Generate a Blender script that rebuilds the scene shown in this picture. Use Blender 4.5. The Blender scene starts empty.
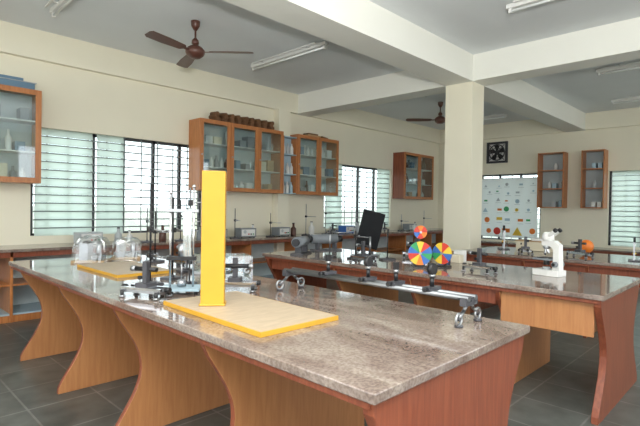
import bpy, bmesh, math, random
from mathutils import Vector, Matrix
random.seed(7)
D=math.radians
# ---------------------------------------------------------------- materials
def newmat(name):
    m=bpy.data.materials.new(name); m.use_nodes=True
    nt=m.node_tree; return m,nt,nt.nodes['Principled BSDF']
def pm(name,col,rough=.5,metal=0,var=.0,scale=8,spec=None,coat=0):
    m,nt,b=newmat(name)
    b.inputs['Roughness'].default_value=rough; b.inputs['Metallic'].default_value=metal
    if spec is not None: b.inputs['Specular IOR Level'].default_value=spec
    if coat: b.inputs['Coat Weight'].default_value=coat; b.inputs['Coat Roughness'].default_value=.08
    tc=nt.nodes.new('ShaderNodeTexCoord'); n=nt.nodes.new('ShaderNodeTexNoise'); n.inputs['Scale'].default_value=scale; n.inputs['Detail'].default_value=4
    r=nt.nodes.new('ShaderNodeValToRGB')
    r.color_ramp.elements[0].position=.3; r.color_ramp.elements[1].position=.7
    r.color_ramp.elements[0].color=(*[c*(1-var) for c in col],1); r.color_ramp.elements[1].color=(*[min(1,c*(1+var)) for c in col],1)
    nt.links.new(tc.outputs['Object'],n.inputs['Vector']); nt.links.new(n.outputs['Fac'],r.inputs['Fac']); nt.links.new(r.outputs['Color'],b.inputs['Base Color'])
    return m
def wood(name,c1,c2,rough=.35,stretch=(14,14,1.2)):
    m,nt,b=newmat(name); b.inputs['Roughness'].default_value=rough
    tc=nt.nodes.new('ShaderNodeTexCoord'); mp=nt.nodes.new('ShaderNodeMapping'); mp.inputs['Scale'].default_value=stretch
    n=nt.nodes.new('ShaderNodeTexNoise'); n.inputs['Scale'].default_value=3; n.inputs['Detail'].default_value=6; n.inputs['Distortion'].default_value=.6
    r=nt.nodes.new('ShaderNodeValToRGB'); r.color_ramp.elements[0].position=.35; r.color_ramp.elements[1].position=.68
    r.color_ramp.elements[0].color=(*c1,1); r.color_ramp.elements[1].color=(*c2,1)
    L=nt.links.new; L(tc.outputs['Object'],mp.inputs['Vector']); L(mp.outputs['Vector'],n.inputs['Vector']); L(n.outputs['Fac'],r.inputs['Fac']); L(r.outputs['Color'],b.inputs['Base Color'])
    return m
def granite(name,dark=1.):
    m,nt,b=newmat(name); b.inputs['Roughness'].default_value=.07; b.inputs['Specular IOR Level'].default_value=.9
    L=nt.links.new; tc=nt.nodes.new('ShaderNodeTexCoord')
    mp=nt.nodes.new('ShaderNodeMapping'); mp.inputs['Scale'].default_value=(2.4,.8,1); mp.inputs['Rotation'].default_value=(0,0,.35)
    n1=nt.nodes.new('ShaderNodeTexNoise'); n1.inputs['Scale'].default_value=2.6; n1.inputs['Detail'].default_value=8; n1.inputs['Distortion'].default_value=1.0
    r1=nt.nodes.new('ShaderNodeValToRGB'); e=r1.color_ramp.elements
    e[0].position=.32; e[0].color=(.17,.12,.10,1); e[1].position=.70; e[1].color=(.35,.30,.26,1)
    k=e.new(.5); k.color=(.26,.205,.175,1)
    n2=nt.nodes.new('ShaderNodeTexNoise'); n2.inputs['Scale'].default_value=85; n2.inputs['Detail'].default_value=4
    r2=nt.nodes.new('ShaderNodeValToRGB'); r2.color_ramp.elements[0].position=.36; r2.color_ramp.elements[1].position=.6
    r2.color_ramp.elements[0].color=(.55,.49,.46,1); r2.color_ramp.elements[1].color=(1.12,1.1,1.07,1)
    mx=nt.nodes.new('ShaderNodeMix'); mx.data_type='RGBA'; mx.blend_type='MULTIPLY'; mx.inputs[0].default_value=.65
    L(tc.outputs['Object'],mp.inputs['Vector']); L(mp.outputs['Vector'],n1.inputs['Vector']); L(n1.outputs['Fac'],r1.inputs['Fac'])
    L(tc.outputs['Object'],n2.inputs['Vector']); L(n2.outputs['Fac'],r2.inputs['Fac'])
    L(r1.outputs['Color'],mx.inputs[6]); L(r2.outputs['Color'],mx.inputs[7]); L(mx.outputs[2],b.inputs['Base Color'])
    return m
def tile():
    m,nt,b=newmat('floor_tile'); b.inputs['Roughness'].default_value=.3
    L=nt.links.new; tc=nt.nodes.new('ShaderNodeTexCoord'); br=nt.nodes.new('ShaderNodeTexBrick')
    br.offset=0; br.inputs['Scale'].default_value=1; br.inputs['Brick Width'].default_value=.45; br.inputs['Row Height'].default_value=.45
    br.inputs['Mortar Size'].default_value=.007; br.inputs['Color1'].default_value=(.075,.082,.076,1); br.inputs['Color2'].default_value=(.10,.108,.10,1); br.inputs['Mortar'].default_value=(.18,.18,.17,1)
    n=nt.nodes.new('ShaderNodeTexNoise'); n.inputs['Scale'].default_value=6; n.inputs['Detail'].default_value=8
    r=nt.nodes.new('ShaderNodeValToRGB'); r.color_ramp.elements[0].color=(.7,.7,.7,1); r.color_ramp.elements[1].color=(1.35,1.35,1.35,1); r.color_ramp.elements[0].position=.3; r.color_ramp.elements[1].position=.7
    mx=nt.nodes.new('ShaderNodeMix'); mx.data_type='RGBA'; mx.blend_type='MULTIPLY'; mx.inputs[0].default_value=1
    L(tc.outputs['Object'],br.inputs['Vector']); L(tc.outputs['Object'],n.inputs['Vector']); L(n.outputs['Fac'],r.inputs['Fac'])
    L(br.outputs['Color'],mx.inputs[6]); L(r.outputs['Color'],mx.inputs[7]); L(mx.outputs[2],b.inputs['Base Color'])
    return m
def clear(name,tint=(1,1,1),fac=.12,rough=.03,gcol=(1,1,1)):
    m=bpy.data.materials.new(name); m.use_nodes=True; nt=m.node_tree; nt.nodes.clear()
    o=nt.nodes.new('ShaderNodeOutputMaterial'); t=nt.nodes.new('ShaderNodeBsdfTransparent'); t.inputs[0].default_value=(*tint,1)
    g=nt.nodes.new('ShaderNodeBsdfGlossy'); g.inputs['Roughness'].default_value=rough; g.inputs[0].default_value=(*gcol,1)
    x=nt.nodes.new('ShaderNodeMixShader'); x.inputs[0].default_value=fac
    nt.links.new(t.outputs[0],x.inputs[1]); nt.links.new(g.outputs[0],x.inputs[2]); nt.links.new(x.outputs[0],o.inputs[0]); return m
def milky(name,col,tr=.6,clearf=.3):
    m=bpy.data.materials.new(name); m.use_nodes=True; nt=m.node_tree; nt.nodes.clear()
    o=nt.nodes.new('ShaderNodeOutputMaterial'); d=nt.nodes.new('ShaderNodeBsdfDiffuse'); d.inputs[0].default_value=(*col,1)
    t=nt.nodes.new('ShaderNodeBsdfTranslucent'); t.inputs[0].default_value=(*col,1); c=nt.nodes.new('ShaderNodeBsdfTransparent')
    a=nt.nodes.new('ShaderNodeMixShader'); a.inputs[0].default_value=tr; b=nt.nodes.new('ShaderNodeMixShader'); b.inputs[0].default_value=clearf
    L=nt.links.new; L(d.outputs[0],a.inputs[1]); L(t.outputs[0],a.inputs[2]); L(a.outputs[0],b.inputs[1]); L(c.outputs[0],b.inputs[2]); L(b.outputs[0],o.inputs[0]); return m
M=dict(
 wall=pm('wall_paint',(.84,.80,.65),.8,var=.015,scale=2),
 ceil=pm('ceiling_paint',(.79,.82,.84),.85,var=.015,scale=2),
 beam=pm('beam_paint',(.86,.86,.80),.8,var=.01,scale=2),
 granite=granite('granite_top'), floor=tile(),
 lwood=wood('light_laminate',(.43,.185,.072),(.51,.235,.095)),
 cwood=wood('cabinet_wood',(.42,.15,.046),(.53,.21,.068)),
 dwood=wood('dark_red_laminate',(.19,.047,.022),(.27,.075,.035),.3),
 ply=wood('board_ply',(.42,.33,.23),(.50,.40,.285),.5,(3,14,3)),
 yellow=pm('yellow_paint',(.60,.32,.025),.45,var=.04),
 steel=pm('steel',(.42,.43,.45),.3,1), rail=pm('dull_rail',(.28,.29,.30),.38,1), chrome=pm('chrome',(.68,.68,.70),.14,1),
 iron=pm('cast_iron',(.08,.08,.09),.45,.3,var=.1), black=pm('black_plastic',(.012,.012,.014),.35), panel=pm('panel_black',(.010,.011,.013),.6,spec=.2),
 dark=pm('window_iron',(.035,.035,.04),.5), gril=pm('grille_grey',(.17,.19,.19),.5), white=pm('white_enamel',(.72,.72,.70),.35), cream=pm('cream_plastic',(.66,.60,.46),.5),
 grey=pm('grey_paint',(.20,.22,.24),.45), lgrey=pm('light_grey',(.45,.48,.50),.45),
 blue=pm('blue_paint',(.05,.16,.5),.4), slate=pm('slate_blue_paint',(.12,.22,.32),.5), lblue=pm('pale_blue',(.40,.54,.62),.5), red=pm('red_paint',(.65,.05,.03),.4), green=pm('green_paint',(.04,.35,.12),.4),
 orange=pm('orange_paint',(.82,.22,.03),.4), ye2=pm('disc_yellow',(.82,.56,.05),.4), violet=pm('violet_paint',(.25,.08,.5),.4),
 brown=pm('fan_brown',(.10,.038,.026),.35,var=.1), jute=pm('jute_bundle',(.15,.07,.03),.8,var=.3,scale=30), card=pm('cardboard',(.45,.30,.16),.8,var=.1),
 paper=milky('chart_paper',(.84,.87,.86),.5,.0), glass=clear('pane_glass',(.90,.95,.95),.08), jar=clear('lab_glass',(.92,.97,.98),.2),
 plastic=clear('polythene_wrap',(.90,.93,.94),.17,.2), louv=milky('frosted_louvre',(.80,.87,.83),.76,.12), inter=pm('cabinet_interior',(.46,.53,.55),.6,var=.05),
 brass=pm('brass',(.7,.45,.12),.25,1), bld=pm('plaster_building',(.62,.64,.60),.8,var=.05), ground=pm('dry_ground',(.55,.53,.46),.9,var=.2,scale=1), tubem=pm('tube_glass',(.85,.88,.88),.3))
# ---------------------------------------------------------------- mesh builder
class MB:
    def __init__(s): s.bm=bmesh.new(); s.mats=[]; s.M=Matrix.Identity(4)
    def mi(s,k):
        if k not in s.mats: s.mats.append(k)
        return s.mats.index(k)
    def _v(s,p): return s.bm.verts.new(s.M@Vector(p))
    def face(s,vs,k,smooth=False):
        try: f=s.bm.faces.new(vs)
        except ValueError: return
        f.material_index=s.mi(k); f.smooth=smooth
    def box(s,a,b,k):
        x0,x1=sorted((a[0],b[0]));y0,y1=sorted((a[1],b[1]));z0,z1=sorted((a[2],b[2]))
        v=[s._v(p) for p in((x0,y0,z0),(x1,y0,z0),(x1,y1,z0),(x0,y1,z0),(x0,y0,z1),(x1,y0,z1),(x1,y1,z1),(x0,y1,z1))]
        for f in((3,2,1,0),(4,5,6,7),(0,1,5,4),(1,2,6,5),(2,3,7,6),(3,0,4,7)): s.face([v[i] for i in f],k)
    def cyl(s,p,q,r,k,r2=None,n=16):
        p=Vector(p);q=Vector(q);r2=r if r2 is None else r2
        ax=(q-p).normalized(); u=ax.orthogonal().normalized(); w=ax.cross(u)
        A=[];B=[]
        for i in range(n):
            a=2*math.pi*i/n; d=u*math.cos(a)+w*math.sin(a); A.append(s._v(p+d*r)); B.append(s._v(q+d*r2))
        for i in range(n): j=(i+1)%n; s.face([A[i],A[j],B[j],B[i]],k,True)
        s.face(A[::-1],k); s.face(B,k)
    def lathe(s,c,prof,k,n=20):
        c=Vector(c); rings=[]
        for r,z in prof: rings.append([s._v(c+Vector((r*math.cos(2*math.pi*i/n),r*math.sin(2*math.pi*i/n),z))) for i in range(n)])
        for a,b in zip(rings,rings[1:]):
            for i in range(n): j=(i+1)%n; s.face([a[i],a[j],b[j],b[i]],k,True)
        s.face(rings[0][::-1],k); s.face(rings[-1],k)
    def sph(s,c,r,k,sc=(1,1,1),n=14):
        pr=[(max(1e-4,r*math.sin(math.pi*i/n))*1.0,-r*math.cos(math.pi*i/n)*sc[2]) for i in range(n+1)]
        s.lathe(c,[(a*sc[0],z) for a,z in pr],k,n=18)
    def prism(s,pts,vec,k,side=None):
        side=side or k; vec=Vector(vec)
        A=[s._v(p) for p in pts]; B=[s._v(Vector(p)+vec) for p in pts]
        s.face(A[::-1],k); s.face(B,k)
        for i in range(len(A)): j=(i+1)%len(A); s.face([A[i],A[j],B[j],B[i]],side)
    def tube(s,pts,r,k,n=10):
        for a,b in zip(pts,pts[1:]): s.cyl(a,b,r,k,n=n)
        for a in pts[1:-1]: s.sph(a,r,k,n=6)
    def torus(s,c,nrm,R,r,k,n=28,m=8):
        c=Vector(c);nr=Vector(nrm).normalized();u=nr.orthogonal().normalized();w=nr.cross(u);g=[]
        for i in range(n):
            a=2*math.pi*i/n;d=u*math.cos(a)+w*math.sin(a)
            g.append([s._v(c+d*(R+r*math.cos(2*math.pi*j/m))+nr*r*math.sin(2*math.pi*j/m)) for j in range(m)])
        for i in range(n):
            for j in range(m): s.face([g[i][j],g[(i+1)%n][j],g[(i+1)%n][(j+1)%m],g[i][(j+1)%m]],k,True)
    def done(s,name,loc=(0,0,0),rz=0,bevel=0,parent=None):
        bmesh.ops.recalc_face_normals(s.bm,faces=s.bm.faces[:])
        me=bpy.data.meshes.new(name); s.bm.to_mesh(me); s.bm.free()
        for k in s.mats: me.materials.append(M[k])
        o=bpy.data.objects.new(name,me); bpy.context.scene.collection.objects.link(o)
        o.location=loc; o.rotation_euler[2]=rz
        if bevel:
            b=o.modifiers.new('bevel','BEVEL'); b.width=bevel; b.segments=2; b.limit_method='ANGLE'; b.angle_limit=D(50)
        if parent: o.parent=parent
        return o
T=.855; W=6.957; C=3.621; B=3.244; XF=11.92
XS=-4.; YS=-4.
# ---------------------------------------------------------------- room shell
b=MB(); b.box((XS,YS,-.1),(XF+.25,W+.25,0),'floor'); b.done('floor')
b=MB(); b.box((XS,YS,C),(XF+.25,W+.25,C+.15),'ceil'); b.done('ceiling')
def wallx(name,y0,y1,holes,xa,xb,hi=C):   # wall along X with holes (x0,x1,z0,z1)
    b=MB(); x=xa
    for h in sorted(holes):
        b.box((x,y0,0),(h[0],y1,hi),'wall'); b.box((h[0],y0,0),(h[1],y1,h[2]),'wall'); b.box((h[0],y0,h[3]),(h[1],y1,hi),'wall'); x=h[1]
    b.box((x,y0,0),(xb,y1,hi),'wall'); return b.done(name)
def wally(name,x0,x1,holes,ya,yb,hi=C):
    b=MB(); y=ya
    for h in sorted(holes):
        b.box((x0,y,0),(x1,h[0],hi),'wall'); b.box((x0,h[0],0),(x1,h[1],h[2]),'wall'); b.box((x0,h[0],h[3]),(x1,h[1],hi),'wall'); y=h[1]
    b.box((x0,y,0),(x1,yb,hi),'wall'); return b.done(name)
wn=[(1.75,4.3,.95,2.39),(7.25,9.65,.93,2.36)]
wallx('wall_north',W,W+.22,wn,XS,XF)
we=[(4.15,5.7,.62,2.32),(.9,2.72,.64,2.3)]
wally('wall_east',XF,XF+.22,we,YS,W+.22)
wallx('wall_south',YS-.2,YS,[(-3.4,-.4,.6,3.2),(.2,3.4,.6,3.2),(4,7.2,.6,3.2),(7.8,11,.6,3.2)],XS,XF)
wally('wall_west',XS-.2,XS,[(-3.4,-.6,.2,3.2),(0,3,.2,3.2),(3.6,6.4,.2,3.2)],YS,W+.2)
# beams and columns
b=MB(); b.box((XS,3.192,B),(XF,3.623,C),'beam'); b.done('ceiling_beam')
b=MB(); b.box((6.369,YS,B+.002),(6.737,W,C),'beam'); b.done('ceiling_beam')
b=MB(); b.box((.2,YS,B+.002),(-.17,W,C),'beam'); b.done('ceiling_beam')
b=MB(); b.box((XS,W-.09,B+.003),(XF,W,C),'wall'); b.done('trim_1')
b=MB(); b.box((XF-.09,YS,B+.003),(XF,W,C),'wall'); b.done('trim_2')
b=MB(); b.box((6.369,3.192,0),(6.737,3.623,B),'wall'); b.done('column',bevel=.004)
b=MB(); b.box((5.82,W-.16,0),(6.11,W,B),'wall'); b.done('column',bevel=.004)
# ---------------------------------------------------------------- windows
def window(name,axis,a0,a1,z0,z1,plane,mull,frost=None,step=.11):
    b=MB()
    def bx(u0,u1,d0,d1,za,zb,k):
        if axis=='x': b.box((u0,plane+d0,za),(u1,plane+d1,zb),k)
        else: b.box((plane+d0,u0,za),(plane+d1,u1,zb),k)
    for u in (a0+.002,a1-.042): bx(u,u+.04,.06,.11,z0,z1,'dark')
    for z in (z0+.002,z1-.042): bx(a0,a1,.06,.11,z,z+.04,'dark')
    for u in mull: bx(u-.022,u+.022,.06,.11,z0,z1,'dark')
    n=int((z1-z0)/step)
    for i in range(1,n):
        z=z0+(z1-z0)*i/n
        bx(a0+.03,a1-.03,.03,.045,z-.009,z+.009,'gril')
    u=a0+.2
    while u<a1-.05:
        bx(u-.007,u+.007,.046,.056,z0,z1,'gril'); u+=.26
    bx(a0+.01,a1-.01,.08,.086,z0+.02,z1-.02,'glass')
    if frost:
        for (fa,fb) in frost:
          for i in range(n):
            z=z0+(z1-z0)*i/n; zz=z+(z1-z0)/n
            if axis=='x': pts=[(fa,plane+.004,z+.010),(fa,plane+.010,z+.010),(fa,plane+.028,zz-.006),(fa,plane+.022,zz-.006)]; b.prism(pts,(fb-fa,0,0),'louv')
            else: pts=[(plane+.004,fa,z+.010),(plane+.010,fa,z+.010),(plane+.028,fa,zz-.006),(plane+.022,fa,zz-.006)]; b.prism(pts,(0,fb-fa,0),'louv')
    # inner sill
    bx(a0,a1,.0,.06,z0-.001,z0+.012,'wall')
    return b.done(name)
window('window_1','x',1.75,4.3,.95,2.39,W,[2.55,2.98,3.45,3.9],[(1.8,2.52),(2.58,2.96)])
window('window_2','x',7.25,9.65,.93,2.36,W,[7.85,8.45,9.05],[(7.3,7.83),(9.1,9.6)])
window('window_3','y',4.15,5.7,.62,2.32,XF,[4.67,5.2])
window('window_4','y',.9,2.72,.64,2.3,XF,[1.5,2.1],[(.95,1.48),(1.52,2.08),(2.12,2.66)])
# ---------------------------------------------------------------- tables
def hourpts(x0,x1,z1,d=.17,n=18,both=True):
    L=[];R=[]
    for i in range(n+1):
        t=i/n; s=math.sin(math.pi*min(1,max(0,(t-.04)/.92)))**1.3*d
        z=z1*t; L.append((x0+s,z)); R.append((x1-(s if both else 0),z))
    return L+R[::-1]
def table(name,x0,x1,y0,y1,ends,mids,aprons=()):
    b=MB()
    b.box((x0,y0,T-.035),(x1,y1,T),'granite')
    z1=T-.036
    for y in ends:
        b.prism([(x,y,z) for x,z in hourpts(x0+.02,x1-.02,z1)],(0,.045,0),'dwood')
    for y in mids:
        b.prism([(x,y,z) for x,z in hourpts(x0+.03,x1-.03,z1,both=False)],(0,.035,0),'lwood','dwood')
    # thin rails under the slab
    b.box((x0+.012,y0+.03,T-.062),(x0+.05,y1-.03,T-.036),'dwood'); b.box((x1-.05,y0+.03,T-.062),(x1-.012,y1-.03,T-.036),'dwood')
    for (ya,yb,h,k) in aprons:
        b.box((x0+.06,ya,T-.036-h),(x0+.08,yb,T-.04),k)
    return b.done(name,bevel=.004)
table('granite_lab_table',1.098,2.297,.836,5.062,[.855],[1.80,2.76,3.74,4.75])
table('granite_lab_table',3.455,4.66,.80,4.30,[.82,4.22],[1.50,2.3,3.2],[(.87,1.5,.26,'lwood'),(1.54,4.2,.14,'dwood')])
table('granite_lab_table',5.75,6.95,.75,3.05,[.77,2.95],[1.5,2.2],[(.82,2.95,.2,'dwood')])
# wall counters
b=MB()
b.box((-1,6.32,T-.035),(XF-.005,W-.003,T),'granite')
x=-.9
while x<XF:
    b.box((x,6.36,0),(x+.03,W-.003,T-.036),'cwood'); x+=1.15
b.box((-1,6.36,T-.10),(XF-.01,6.38,T-.036),'dwood'); b.box((-1,6.38,.08),(XF-.01,W-.003,.1),'lblue'); b.box((-1,6.38,.42),(XF-.01,W-.003,.44),'cwood')
b.box((-1,6.9,.1),(XF-.01,6.93,T-.036),'inter'); b.box((-1,6.37,0),(XF-.01,6.39,.08),'cwood')
b.done('wall_counter',bevel=.003)
b=MB()
b.box((11.25,.2,.57),(XF-.003,6.2,.6),'granite')
for y in (.22,1.4,2.6,3.8,5.0,6.1): b.box((11.3,y,0),(XF-.01,y+.03,.569),'cwood')
b.box((11.29,.25,.5),(11.31,6.1,.569),'dwood')
b.done('wall_counter',bevel=.003)
# ---------------------------------------------------------------- cabinets
def cabinet(name,x0,x1,z0,z1,yf,yb,doors,side='cwood'):
    b=MB(); t=.025
    b.box((x0,yf+.02,z0),(x0+t,yb,z1),side); b.box((x1-t,yf+.02,z0),(x1,yb,z1),side)
    b.box((x0+t,yf+.02,z0),(x1-t,yb,z0+t),side); b.box((x0+t,yf+.02,z1-t),(x1-t,yb,z1),side)
    b.box((x0+t,yb-.012,z0+t),(x1-t,yb-.002,z1-t),'inter')
    for i in(1,2): z=z0+(z1-z0)*i/3; b.box((x0+t,yf+.04,z-.008),(x1-t,yb-.013,z+.008),'white')
    w=(x1-x0)/doors; fr=.065
    for i in range(doors):
        a=x0+w*i+.003; c=x0+w*(i+1)-.003
        b.box((a,yf,z0),(a+fr,yf+.019,z1),'cwood'); b.box((c-fr,yf,z0),(c,yf+.019,z1),'cwood')
        b.box((a+fr,yf,z0),(c-fr,yf+.019,z0+fr),'cwood'); b.box((a+fr,yf,z1-fr),(c-fr,yf+.019,z1),'cwood')
        b.box((a+fr,yf+.008,z0+fr),(c-fr,yf+.012,z1-fr),'glass')
        b.cyl((a+.03,yf-.02,(z0+z1)/2),(a+.03,yf,(z0+z1)/2),.012,'steel')
    # stored glassware and boxes
    for i in range(3):
        zz=z0+(z1-z0)*i/3+(.009 if i else t); x=x0+.07
        while x<x1-.18:
            k=random.random(); h=random.uniform(.12,.26)
            if k<.3: b.lathe((x+.04,yf+.14,zz),[(.035,0),(.038,h*.6),(.015,h*.75),(.015,h)],random.choice(['white','white','lgrey','brown','grey']),n=12); x+=.1
            elif k<.65: wd=random.uniform(.08,.16); b.box((x,yf+.08,zz),(x+wd,yf+.26,zz+h*.8),random.choice(['white','white','grey','slate','paper','card','cream'])); x+=wd+.03
            elif k<.85: b.cyl((x+.03,yf+.14,zz),(x+.03,yf+.14,zz+h),.028,random.choice(['white','grey','jar'])); x+=.09
            else: x+=.08
    return b.done(name,bevel=.002)
yb=W-.002
cabinet('glass_door_wall_cabinet',.55,1.78,1.64,2.79,6.607,yb,2)
cabinet('glass_door_wall_cabinet',4.02,5.78,1.64,2.79,6.607,yb,3)
cabinet('glass_door_wall_cabinet',6.14,7.31,1.64,2.79,6.607,yb,2)
cabinet('glass_door_wall_cabinet',9.72,11.08,1.64,2.79,6.607,yb,2,'dwood')
# narrow open rack in front of pilaster
b=MB(); b.box((5.79,6.62,1.64),(5.805,6.79,2.72),'cwood'); b.box((6.118,6.62,1.64),(6.132,6.79,2.72),'cwood'); b.box((5.805,6.775,1.64),(6.118,6.79,2.72),'lblue')
for z in(1.64,2.0,2.37,2.7): b.box((5.805,6.62,z),(6.118,6.775,z+.018),'lblue')
for z in(1.658,2.018,2.388):
    for x in(5.86,5.96,6.06): b.lathe((x,6.70,z),[(.035,0),(.035,.13),(.014,.17),(.014,.21)],random.choice(['white','lgrey','lblue']),n=12)
b.done('bottle_rack',bevel=.002)
def openshelf(y0,y1,z0,z1):
    b=MB(); xf=11.62
    b.box((xf,y0,z0),(XF-.002,y0+.025,z1),'cwood'); b.box((xf,y1-.025,z0),(XF-.002,y1,z1),'cwood')
    b.box((XF-.014,y0+.025,z0),(XF-.002,y1-.025,z1),'inter')
    for z in(z0,z0+(z1-z0)/3,z0+(z1-z0)*2/3,z1-.025): b.box((xf,y0+.025,z),(XF-.014,y1-.025,z+.022),'cwood')
    for i in range(3):
        zz=z0+(z1-z0)*i/3+.023
        y=y0+.1
        while y<y1-.12:
            q=random.random()
            if q<.35: b.lathe((xf+.14,y,zz),[(.035,0),(.04,.1),(.02,.16)],random.choice(['white','lblue','lgrey']),n=12)
            elif q<.7: b.box((xf+.06,y-.04,zz),(xf+.2,y+.04,zz+.12),random.choice(['white','lblue','lgrey']))
            y+=.12
    return b.done('open_wall_shelf',bevel=.002)
openshelf(3.56,4.14,1.47,2.76); openshelf(2.74,3.2,1.47,2.76)
# things on top of cabinets
b=MB(); b.box((1.3,6.68,2.791),(1.72,6.9,2.88),'slate'); b.box((1.33,6.7,2.891),(1.6,6.88,2.93),'slate'); b.box((1.28,6.67,2.88),(1.74,6.91,2.89),'lgrey'); b.done('instrument_box',bevel=.005)
b=MB()
for i in range(9):
    x=4.4+i*.145
    for j in range(3):
        b.cyl((x+random.uniform(-.02,.02),6.68,2.83+j*.055-.01*(j)),(x+random.uniform(-.02,.02),6.9,2.83+j*.055),.036,'jute',n=10)
b.done('coir_bundle_stack')
b=MB(); b.box((6.5,6.7,2.791),(6.85,6.9,2.84),'card'); b.cyl((6.9,6.72,2.82),(7.15,6.8,2.82),.028,'jute'); b.box((6.53,6.72,2.841),(6.8,6.88,2.87),'jute'); b.done('cardboard_box')
# ---------------------------------------------------------------- exhaust fan
b=MB(); cy,cz=5.25,2.88
x=XF-.03
for a,c in(((cy-.27,cz-.27),(cy+.27,cz-.22)),((cy-.27,cz+.22),(cy+.27,cz+.27)),((cy-.27,cz-.22),(cy-.22,cz+.22)),((cy+.22,cz-.22),(cy+.27,cz+.22))):
    b.box((x-.03,a[0],a[1]),(x+.03,c[0],c[1]),'dark')
b.box((x+.022,cy-.22,cz-.22),(x+.028,cy+.22,cz+.22),'white')
b.torus((x-.02,cy,cz),(1,0,0),.2,.014,'dark'); b.torus((x-.03,cy,cz),(1,0,0),.12,.008,'dark')
b.cyl((x-.03,cy,cz),(x+.02,cy,cz),.06,'dark')
for i in range(5):
    a=2*math.pi*i/5+.3; pts=[]
    for r,da in((.05,-.5),(.19,-.42),(.2,.05),(.17,.35),(.05,.4)): pts.append((x,cy+r*math.cos(a+da),cz+r*math.sin(a+da)))
    b.prism(pts,(.008,0,0),'black')
for i in range(4):
    a=math.pi/4+i*math.pi/2; b.cyl((x-.028,cy,cz),(x-.028,cy+.28*math.cos(a),cz+.28*math.sin(a)),.008,'dark',n=8)
b.done('exhaust_fan')
# ---------------------------------------------------------------- ceiling fans
def fan(x,y,z,a0):
    b=MB(); H=C-z
    b.lathe((0,0,0),[(.02,-.075),(.06,-.07),(.10,-.04),(.115,-.01),(.115,.02),(.09,.05),(.05,.075),(.03,.085)],'brown',n=28)
    b.lathe((0,0,0),[(.02,.085),(.045,.1),(.04,.14),(.014,.17)],'brown'); b.cyl((0,0,.1),(0,0,H-.05),.011,'brown')
    b.lathe((0,0,H),[(.02,-.11),(.05,-.06),(.055,-.012),(.055,-.002)],'brown')
    for i in range(3):
        b.M=Matrix.Rotation(a0+i*2*math.pi/3,4,'Z')@Matrix.Rotation(D(11),4,'X')
        b.box((.09,-.018,-.004),(.22,.018,.004),'brown')
        pts=[(.17,-.03,0),(.2,-.06,0),(.45,-.08,0),(.66,-.078,0),(.70,-.05,0),(.705,.035,0),(.68,.07,0),(.45,.07,0),(.2,.055,0),(.17,.03,0)]
        b.prism(pts,(0,0,.006),'brown'); b.M=Matrix.Identity(4)
    return b.done('ceiling_fan',(x,y,z))
fan(3.02,5.10,3.25,D(-45.7)); fan(8.75,5.09,3.25,D(-45.7+175))
# ---------------------------------------------------------------- tube lights
def tubel(x,y0,y1):
    b=MB(); z=C-.1
    b.box((x-.03,y0,z+.02),(x+.03,y1,z+.065),'white'); b.cyl((x+.0,y0+.05,z-.005),(x,y1-.05,z-.005),.014,'tubem')
    for y in(y0+.02,y1-.05): b.box((x-.018,y,z-.025),(x+.018,y+.03,z+.02),'white')
    b.box((x-.11,y0+.1,z+.035),(x-.09,y1-.1,z+.05),'white')
    for y in(y0+.3,y1-.3): b.box((x-.1,y-.015,z+.04),(x-.03,y+.015,z+.05),'white'); b.cyl((x,y,z+.06),(x,y,C),.01,'white')
    return b.done('tube_light')
for t in((4.5,4.32,5.91),(7.7,4.75,5.94),(8.2,.7,2.07),(5.0,.65,2.13),(10.6,4.47,5.9),(1.7,4.4,5.95),(10.6,.9,2.4)): tubel(*t)
# ---------------------------------------------------------------- table 1 apparatus
def flatboard(x0,x1,y0,y1,name='drawing_board',rz=0):
    b=MB(); cx,cy=(x0+x1)/2,(y0+y1)/2; hx,hy=(x1-x0)/2,(y1-y0)/2; e=.005
    b.box((-hx+e,-hy+e,.002),(hx-e,hy-e,.0222),'ply')
    b.box((-hx,-hy,0),(-hx+e,hy,.0215),'yellow'); b.box((hx-e,-hy,0),(hx,hy,.0215),'yellow'); b.box((-hx+e,-hy,0),(hx-e,-hy+e,.0215),'yellow'); b.box((-hx+e,hy-e,0),(hx-e,hy,.0215),'yellow')
    return b.done(name,(cx,cy,T+.001),rz)
flatboard(1.23,1.70,1.52,2.38,rz=D(-1)); flatboard(1.43,1.88,3.46,4.28)
b=MB(); b.box((-.06,-.045,0),(.06,.045,.70),'yellow'); b.box((-.068,-.053,0),(.068,.053,.01),'yellow')
b.done('yellow_post',(1.385,2.13,T+.024),D(-38),bevel=.004)
def stand(x,y,h,name='retort_stand',clamps=(.6,),z=T,rz=0,rod='steel',base='iron'):
    b=MB(); b.box((-.075,-.05,0),(.075,.05,.016),base)
    b.cyl((0,0,.016),(0,0,h),.0065,rod); b.cyl((0,0,.016),(0,0,.03),.014,base)
    for c in clamps:
        zz=h*c; b.box((-.016,-.016,zz-.018),(.016,.016,zz+.018),'black'); b.cyl((.016,0,zz),(.045,0,zz),.006,'steel'); b.box((.04,-.003,zz-.012),(.052,.003,zz+.012),'steel')
        b.cyl((0,-.016,zz),(0,-.15,zz),.005,'steel'); b.tube([(0,-.15,zz),(.02,-.175,zz),(.02,-.21,zz)],.004,'steel'); b.tube([(0,-.15,zz),(-.02,-.175,zz),(-.02,-.21,zz)],.004,'steel')
    return b.done(name,(x,y,z+.0006),rz)
stand(1.47,3.02,.68,clamps=(.55,.3),rod='black'); stand(1.66,2.84,.66,clamps=(.85,),rz=D(60)); stand(1.72,3.18,.60,rz=D(20),rod='black')
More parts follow.
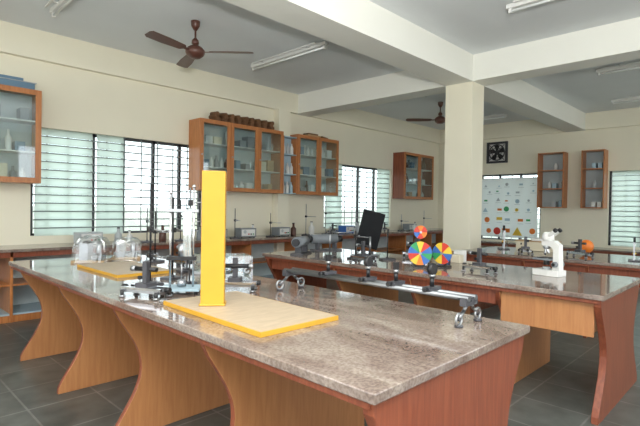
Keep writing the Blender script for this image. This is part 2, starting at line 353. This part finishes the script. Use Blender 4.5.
# twin rods on a steel plate
b=MB(); b.box((-.12,-.09,.02),(.12,.09,.034),'lblue')
for px in(-.1,.1):
    for py in(-.07,.07): b.cyl((px,py,0),(px,py,.02),.012,'black')
for px,h in((-.07,.62),(.07,.66)): b.cyl((px,0,.034),(px,0,h),.007,'chrome'); b.sph((px,0,h),.012,'chrome')
b.box((-.1,-.012,.5),(.1,.012,.518),'steel'); b.box((-.09,-.02,.2),(.09,.02,.225),'black'); b.cyl((0,0,.225),(0,0,.3),.022,'steel'); b.cyl((0,0,.06),(0,0,.2),.004,'steel'); b.cyl((0,0,.04),(0,0,.075),.028,'steel')
b.box((.01,-.02,.225),(.06,-.015,.5),'jar')
b.done('twin_rod_elasticity_apparatus',(1.50,2.66,T+.0006),D(-40))
def trav(x,y,rz,name='travelling_microscope',z=T):
    b=MB(); b.box((-.14,-.05,.03),(.14,.05,.045),'steel'); b.box((-.14,-.05,.045),(.14,-.035,.06),'chrome'); b.box((-.14,.035,.045),(.14,.05,.06),'chrome')
    for p in((-.12,-.06),(.12,-.06),(-.12,.06),(.12,.06)): b.cyl((p[0],p[1],0),(p[0],p[1],.045),.01,'black'); b.cyl((p[0],p[1],.002),(p[0],p[1],.012),.018,'steel')
    b.box((-.04,-.045,.06),(.04,.045,.085),'iron'); b.box((-.015,-.015,.085),(.015,.015,.21),'iron'); b.cyl((-.06,-.02,.16),(.09,-.02,.16),.014,'black'); b.cyl((.09,-.02,.16),(.12,-.02,.16),.018,'steel')
    b.cyl((-.17,0,.05),(-.14,0,.05),.016,'black'); b.cyl((.14,0,.05),(.165,0,.05),.016,'black'); b.cyl((0,.045,.12),(0,.06,.12),.012,'black')
    return b.done(name,(x,y,z+.0006),rz)
trav(1.27,2.66,D(115)); trav(1.79,2.50,D(-45))
# plastic-wrapped instruments
def wrapped(x,y,rz,w,d,h):
    b=MB()
    b.box((-w*.95,-d*.95,0),(w*.95,d*.95,.02),'card'); b.box((-w*.6,-d*.55,.02),(-w*.1,d*.55,h*.7),'grey'); b.cyl((w*.4,0,.02),(w*.4,0,h*.82),.02,'steel'); b.cyl((-w*.3,-d*.4,h*.72),(-w*.3,d*.4,h*.72),.025,'black'); b.box((w*.1,-d*.5,.02),(w*.7,d*.5,.06),'grey')
    prof=[(w*1.05,d*1.05,.001),(w,d,h*.4),(w*.93,d*.93,h*.75),(w*.75,d*.75,h*.92),(w*.3,d*.3,h)]
    rings=[]; n=36
    for (rx,ry,z) in prof:
        ring=[]
        for i in range(n):
            a=2*math.pi*i/n; q=1+random.uniform(-.06,.06); c_,s_=math.cos(a),math.sin(a)
            cc=abs(c_)**.45*math.copysign(1,c_); ss=abs(s_)**.45*math.copysign(1,s_)
            ring.append(b._v((rx*cc*q,ry*ss*q,z+random.uniform(-.014,.014) if z>.01 else z)))
        rings.append(ring)
    for a_,c_ in zip(rings,rings[1:]):
        for i in range(n): b.face([a_[i],a_[(i+1)%n],c_[(i+1)%n],c_[i]],'plastic')
    b.face(rings[-1],'plastic')
    return b.done('plastic_wrapped_instrument',(x,y,T+.001),rz)
wrapped(1.66,4.58,D(-40),.15,.12,.24); wrapped(2.02,4.66,D(-30),.14,.1,.21)
def stage(x,y,rz,name,z=T,s=1):
    b=MB(); b.M=Matrix.Scale(s,4)
    b.box((-.09,-.07,.0),(.09,.07,.014),'iron'); b.box((-.07,-.01,.014),(-.05,.01,.24),'steel'); b.box((.05,-.01,.014),(.07,.01,.24),'steel')
    b.box((-.09,-.015,.24),(.09,.015,.26),'steel'); b.cyl((0,0,.26),(0,0,.33),.015,'black'); b.cyl((0,0,.12),(0,0,.24),.004,'chrome'); b.sph((0,0,.10),.028,'brass')
    b.box((-.06,-.05,.014),(.06,-.045,.17),'jar'); b.M=Matrix.Identity(4)
    return b.done(name,(x,y,z+.0006),rz)
def cased(x,y,rz,s=1):
    b=MB(); w,d,h=.13*s,.09*s,.17*s
    b.box((-w,-d,0),(w,d,.02),'lgrey')
    for sx in(-1,1):
        for sy in(-1,1): b.box((sx*w-.004,sy*d-.004,.02),(sx*w+.004,sy*d+.004,h),'chrome')
    b.box((-w,-d,h),(w,d,h+.006),'jar'); b.box((-w,-d,.02),(w,-d+.003,h),'jar'); b.box((-w,d-.003,.02),(w,d,h),'jar'); b.box((-w,-d,.02),(-w+.003,d,h),'jar'); b.box((w-.003,-d,.02),(w,d,h),'jar')
    b.cyl((0,0,.02),(0,0,h*.75),.006,'steel'); b.cyl((-w*.6,0,h*.75),(w*.6,0,h*.75),.004,'steel'); b.box((-w*.5,-d*.5,.02),(w*.5,d*.5,.05),'grey')
    for sx in(-1,1): b.cyl((sx*w*.55,0,h*.4),(sx*w*.55,0,h*.42),.025,'chrome'); b.cyl((sx*w*.55,0,h*.42),(sx*w*.55,0,h*.75),.0015,'steel',n=6)
    return b.done('glass_cased_balance',(x,y,T+.0006),rz)
cased(1.96,2.82,D(-20),1.1); cased(2.1,3.25,D(-60),.9)
stand(2.0,3.46,.52,rz=D(-5),rod='black',clamps=(.8,)); trav(2.14,3.78,D(90)); stand(2.1,4.22,.48,rz=D(10),rod='black')
# optical bench
b=MB(); y0,y1,xc,zr=1.03,2.33,2.1,.125
b.cyl((xc-.035,y0,zr),(xc-.035,y1,zr),.013,'rail'); b.cyl((xc+.035,y0,zr),(xc+.035,y1,zr),.013,'rail'); b.box((xc-.012,y0,zr-.016),(xc+.012,y1,zr-.004),'iron')
for y in(y0+.02,y1-.02):
    b.box((xc-.06,y-.016,zr-.035),(xc+.06,y+.016,zr+.004),'iron')
    for sx in(-1,1):
        b.tube([(xc+sx*.02,y,zr-.03),(xc+sx*.045,y,.07),(xc+sx*.095,y,.04)],.009,'rail')
        b.torus((xc+sx*.095,y,.036),(0,1,0),.027,.006,'steel'); b.cyl((xc+sx*.095,y-.008,.036),(xc+sx*.095,y+.008,.036),.009,'iron')
        b.cyl((xc+sx*.095,y,0),(xc+sx*.095,y,.01),.02,'iron')
for i,y in enumerate((1.25,1.47,1.66,1.97)):
    b.box((xc-.05,y-.025,zr+.01),(xc+.05,y+.025,zr+.028),'iron'); b.cyl((xc,y,zr+.028),(xc,y,zr+.075),.011,'black'); b.cyl((xc-.075,y,zr+.018),(xc-.05,y,zr+.018),.012,'black')
    b.cyl((xc,y,zr+.075),(xc,y,zr+.09),.016,'steel')
    if i in(0,2): b.cyl((xc,y-.012,zr+.115),(xc,y+.012,zr+.115),.03,'black')
    else: b.box((xc-.014,y-.01,zr+.09),(xc+.014,y+.01,zr+.13),'black')
b.done('optical_bench',(0,0,T+.0006))
# ---------------------------------------------------------------- table 2 apparatus
def newton(x,y,r,zc,rz,cols,z=T):
    b=MB(); h=zc-z
    b.box((-.06,-.05,0),(.04,.05,.015),'black'); b.box((-.045,-.012,.015),(-.02,.012,h),'iron'); b.cyl((-.06,0,h),(.035,0,h),.008,'steel')
    n=len(cols); 
    for i,k in enumerate(cols):
        p=[(.03,0,h)]
        for j in range(7):
            a=2*math.pi*(i+j/6)/n; p.append((.03,r*math.cos(a),h+r*math.sin(a)))
        b.prism(p,(.005,0,0),k)
    b.cyl((.035,0,h),(.045,0,h),.012,'steel')
    b.tube([(-.06,0,h),(-.06,0,h-.06),(-.09,0,h-.06)],.005,'steel')
    return b.done('newton_colour_disc',(x,y,z+.0006),rz)
newton(3.80,2.40,.11,.985,D(222),['blue','red','ye2','green','blue','red','ye2','orange','blue','green']); newton(4.0,2.53,.065,1.17,D(228),['red','orange','red','blue','red','orange']); newton(3.98,2.25,.10,.985,D(180),['ye2','red','ye2','blue','green','ye2','red','blue'])
# tilted black panel on stand
b=MB(); b.box((-.1,-.09,0),(.1,.09,.015),'iron'); b.cyl((0,0,.015),(0,0,.22),.012,'steel'); b.M=Matrix.Translation((0,0,.30))@Matrix.Rotation(D(14),4,'Y')@Matrix.Rotation(D(8),4,'X')
b.box((-.125,-.01,-.21),(.125,.012,.21),'panel'); b.box((-.115,-.013,-.2),(.115,-.01,.2),'panel'); b.M=Matrix.Identity(4)
b.done('tilted_black_panel',(4.20,3.30,T+.0006),D(-60))
def cylinders(x,y,rz,s=1):
    b=MB(); b.M=Matrix.Scale(s,4); b.box((-.16,-.06,0),(.16,.06,.015),'iron')
    for px in(-.1,.1): b.box((px-.012,-.03,.015),(px+.012,.03,.09),'iron')
    b.cyl((-.17,0,.12),(.12,0,.12),.05,'grey'); b.cyl((.12,0,.12),(.18,0,.12),.035,'black'); b.cyl((-.2,0,.12),(-.17,0,.12),.035,'black')
    b.M=Matrix.Identity(4)
    return b.done('collimator_lamp_housing',(x,y,T+.0006),rz)
cylinders(3.75,3.95,D(30),1.2); cylinders(4.3,4.08,D(-20),1.2)
trav(3.68,2.98,D(80)); trav(4.45,2.85,D(100)); trav(3.9,1.86,D(80)); stand(3.75,3.5,.34,rz=D(30),clamps=(.8,)); stand(3.85,3.22,.3,rz=D(-10),clamps=(.8,),rod='black'); stand(4.05,2.95,.32,rz=D(-30),clamps=(),rod='black')
b=MB()
for i,(dx,dy,h,k) in enumerate(((0,0,.08,'cream'),(.1,.02,.12,'white'),(.0,.14,.06,'blue'),(.12,.16,.1,'card'))): b.box((dx,dy,0),(dx+.09,dy+.1,h),k)
b.done('meter_box_group',(4.38,2.3,T+.0006),bevel=.004)
def microscope(x,y,rz,z=T):
    b=MB()
    b.prism([(-.11,-.06,0),(-.11,.06,0),(-.03,.08,0),(.10,.085,0),(.125,.05,0),(.125,-.05,0),(.10,-.085,0),(-.03,-.08,0)],(0,0,.05),'white')
    b.prism([(-.105,-.03,.05),(-.04,-.03,.05),(-.045,-.03,.13),(-.045,-.03,.22),(-.02,-.03,.245),(.06,-.03,.25),(.06,-.03,.295),(-.05,-.03,.295),(-.095,-.03,.26),(-.10,-.03,.15)],(0,.06,0),'white')
    b.box((-.045,-.075,.13),(.11,.075,.145),'grey'); b.box((-.03,-.05,.145),(.09,.05,.15),'black'); b.cyl((.03,0,.085),(.03,0,.13),.024,'black'); b.cyl((.03,0,.05),(.03,0,.07),.03,'lgrey')
    b.cyl((.03,0,.225),(.03,0,.25),.03,'steel'); b.cyl((.045,0,.17),(.038,0,.225),.010,'chrome'); b.cyl((.012,0,.182),(.022,0,.225),.010,'chrome'); b.cyl((.03,.02,.185),(.03,.012,.225),.010,'steel')
    b.lathe((.02,0,.295),[(.045,0),(.048,.03),(.04,.06),(.022,.07)],'white')
    for s_ in(-1,1): b.cyl((.0,s_*.024,.33),(-.055,s_*.03,.375),.015,'white'); b.cyl((-.055,s_*.03,.375),(-.072,s_*.032,.389),.018,'black')
    for s_ in(-1,1): b.cyl((-.072,s_*.03,.10),(-.072,s_*.06,.10),.024,'grey'); b.cyl((-.072,s_*.06,.10),(-.072,s_*.07,.10),.014,'black')
    return b.done('microscope',(x,y,z+.0006),rz,bevel=.005)
microscope(4.20,1.38,D(75))
# ---------------------------------------------------------------- table 3 / far items
trav(6.1,2.3,D(30)); trav(6.2,1.7,D(70)); stage(6.5,2.75,D(30),'torsion_pendulum_stand'); stage(6.2,1.15,D(10),'torsion_pendulum_stand',s=.8)
b=MB(); b.sph((0,0,.10),.085,'orange'); b.lathe((0,0,0),[(.06,0),(.05,.015),(.03,.02)],'black'); b.done('orange_globe',(6.65,1.75,T+.0006))
b=MB(); b.box((0,0,0),(.25,.5,.13),'cream'); b.box((.02,.06,.135),(.2,.3,.17),'white'); b.box((-.01,-.01,.12),(.26,.51,.135),'card'); b.done('wooden_apparatus_box',(6.55,2.1,T+.0006),bevel=.004)
# chart sheet hung in window_3
b=MB()
b.box((11.86,4.2,.72),(11.864,5.64,2.2),'paper')
for z in(.715,2.195): b.box((11.852,4.19,z),(11.859,5.65,z+.014),'lgrey')
rr=[(.88,['orange','ye2','orange','red','orange'],.11),(1.15,['green','orange','lblue','ye2','orange'],.08),(1.40,['lblue','ye2','green','orange','lblue'],.06),(1.64,['lgrey','lblue','orange','lgrey','green'],.05),(1.85,['lblue','lgrey','lblue','green','lgrey'],.045),(2.04,['lgrey','lblue','lgrey','lblue','lgrey'],.04)]
for z,ks,r in rr:
    for i,k in enumerate(ks):
        yy=4.37+i*.275+random.uniform(-.06,.06); q=r*random.uniform(.55,1.15); z_=z+random.uniform(-.03,.03)
        p=random.random()
        if p<.5: b.cyl((11.855,yy,z_),(11.8595,yy,z_),q,k,n=20)
        elif p<.75: b.box((11.856,yy-q,z_-q*.5),(11.8595,yy+q,z_+q*.5),k)
        else: b.prism([(11.856,yy-q,z_-q*.7),(11.856,yy+q,z_-q*.7),(11.856,yy,z_+q)],(.0035,0,0),k)
        b.box((11.857,yy-.07,z_-q-.03),(11.8595,yy+.07,z_-q-.022),'lgrey')
b.done('hanging_chart')
# ---------------------------------------------------------------- counter clutter
def bottle(x,y,h,k):
    b=MB(); b.lathe((0,0,0),[(h*.22,0),(h*.24,h*.05),(h*.24,h*.6),(h*.1,h*.75),(h*.09,h*.95),(h*.11,h)],k,n=16); b.cyl((0,0,h),(0,0,h*1.08),h*.1,'black'); return b.done('reagent_bottle',(x,y,T+.0006))
for x,y,h,k in((2.75,6.62,.2,'lgrey'),(2.9,6.6,.16,'white'),(3.4,6.6,.22,'brown'),(3.9,6.7,.18,'white'),(4.0,6.55,.2,'grey'),(5.2,6.75,.2,'white'),(6.05,6.6,.22,'brown'),(6.55,6.62,.24,'white'),(7.95,6.6,.22,'lgrey'),(9.9,6.4,.2,'white')): bottle(x,y,h,k)
def psu(x,y,k='grey',rz=0):
    b=MB(); b.box((-.15,-.1,.01),(.15,.1,.16),k); b.box((-.13,-.104,.03),(.13,-.1,.14),'white'); b.cyl((-.07,-.107,.1),(-.07,-.104,.1),.03,'lgrey')
    for i in range(3): b.cyl((.0+i*.045,-.12,.06),(.0+i*.045,-.104,.06),.011,['red','black','green'][i])
    for px in(-.12,.12):
        for py in(-.08,.08): b.cyl((px,py,0),(px,py,.01),.012,'black')
    return b.done('power_supply_unit',(x,y,T+.0006),rz,bevel=.004)
for x,k in((2.35,'lgrey'),(4.35,'grey'),(4.95,'grey'),(5.75,'grey'),(7.6,'blue'),(8.6,'lgrey'),(10.0,'grey')): psu(x,6.62,k,random.uniform(-.2,.2))
for x,h in((3.12,.5),(3.65,.62),(4.65,.5),(5.42,.42),(6.3,.6),(6.85,.7),(8.25,.5),(9.5,.4),(10.5,.5)): stand(x,6.52,h,rz=D(random.uniform(-20,20)),rod=random.choice(['steel','black']))
for x in(7.2,9.0): trav(x,6.65,D(random.uniform(-20,20)))
# ---------------------------------------------------------------- outside
b=MB(); b.box((-20,-25,-.6),(45,40,-.5),'ground'); b.done('ground')
b=MB(); b.box((0,14,-.5),(26,15,1.3),'bld'); b.box((20,-6,-.5),(21,12,1.0),'bld'); b.done('boundary_building')
# ---------------------------------------------------------------- light
w=bpy.data.worlds.new('world'); bpy.context.scene.world=w; w.use_nodes=True
bg=w.node_tree.nodes['Background']; bg.inputs[0].default_value=(.93,.97,1,1); bg.inputs[1].default_value=3.0
def area(name,loc,rot,sx,sy,e,col=(1,1,1)):
    l=bpy.data.lights.new(name,'AREA'); l.shape='RECTANGLE'; l.size=sx; l.size_y=sy; l.energy=e; l.color=col
    o=bpy.data.objects.new(name,l); bpy.context.scene.collection.objects.link(o); o.location=loc; o.rotation_euler=rot; return o
# added fill light behind the camera, aimed up to brighten ceiling and room
area('bounce_fill',(-.4,-.4,1.7),(D(180),D(0),0),.5,.5,570,(1,.99,.965))
# ---------------------------------------------------------------- camera
cd=bpy.data.cameras.new('camera'); cam=bpy.data.objects.new('camera',cd); bpy.context.scene.collection.objects.link(cam)
yw,pt,rl=[math.radians(a) for a in(44.293,-.721,.922)]
Fw=Vector((math.cos(yw)*math.cos(pt),math.sin(yw)*math.cos(pt),math.sin(pt)))
R0=Vector((math.sin(yw),-math.cos(yw),0)); U0=R0.cross(Fw)
R=R0*math.cos(rl)+U0*math.sin(rl); U=-R0*math.sin(rl)+U0*math.cos(rl)
mt=Matrix((R,U,-Fw)).transposed().to_4x4(); mt.translation=(0,0,1.40); cam.matrix_world=mt
cd.sensor_width=36; cd.lens=471.09/640*36; cd.clip_start=.05
bpy.context.scene.camera=cam
bpy.context.scene.view_settings.view_transform='Standard'
bpy.context.scene.view_settings.exposure=.26
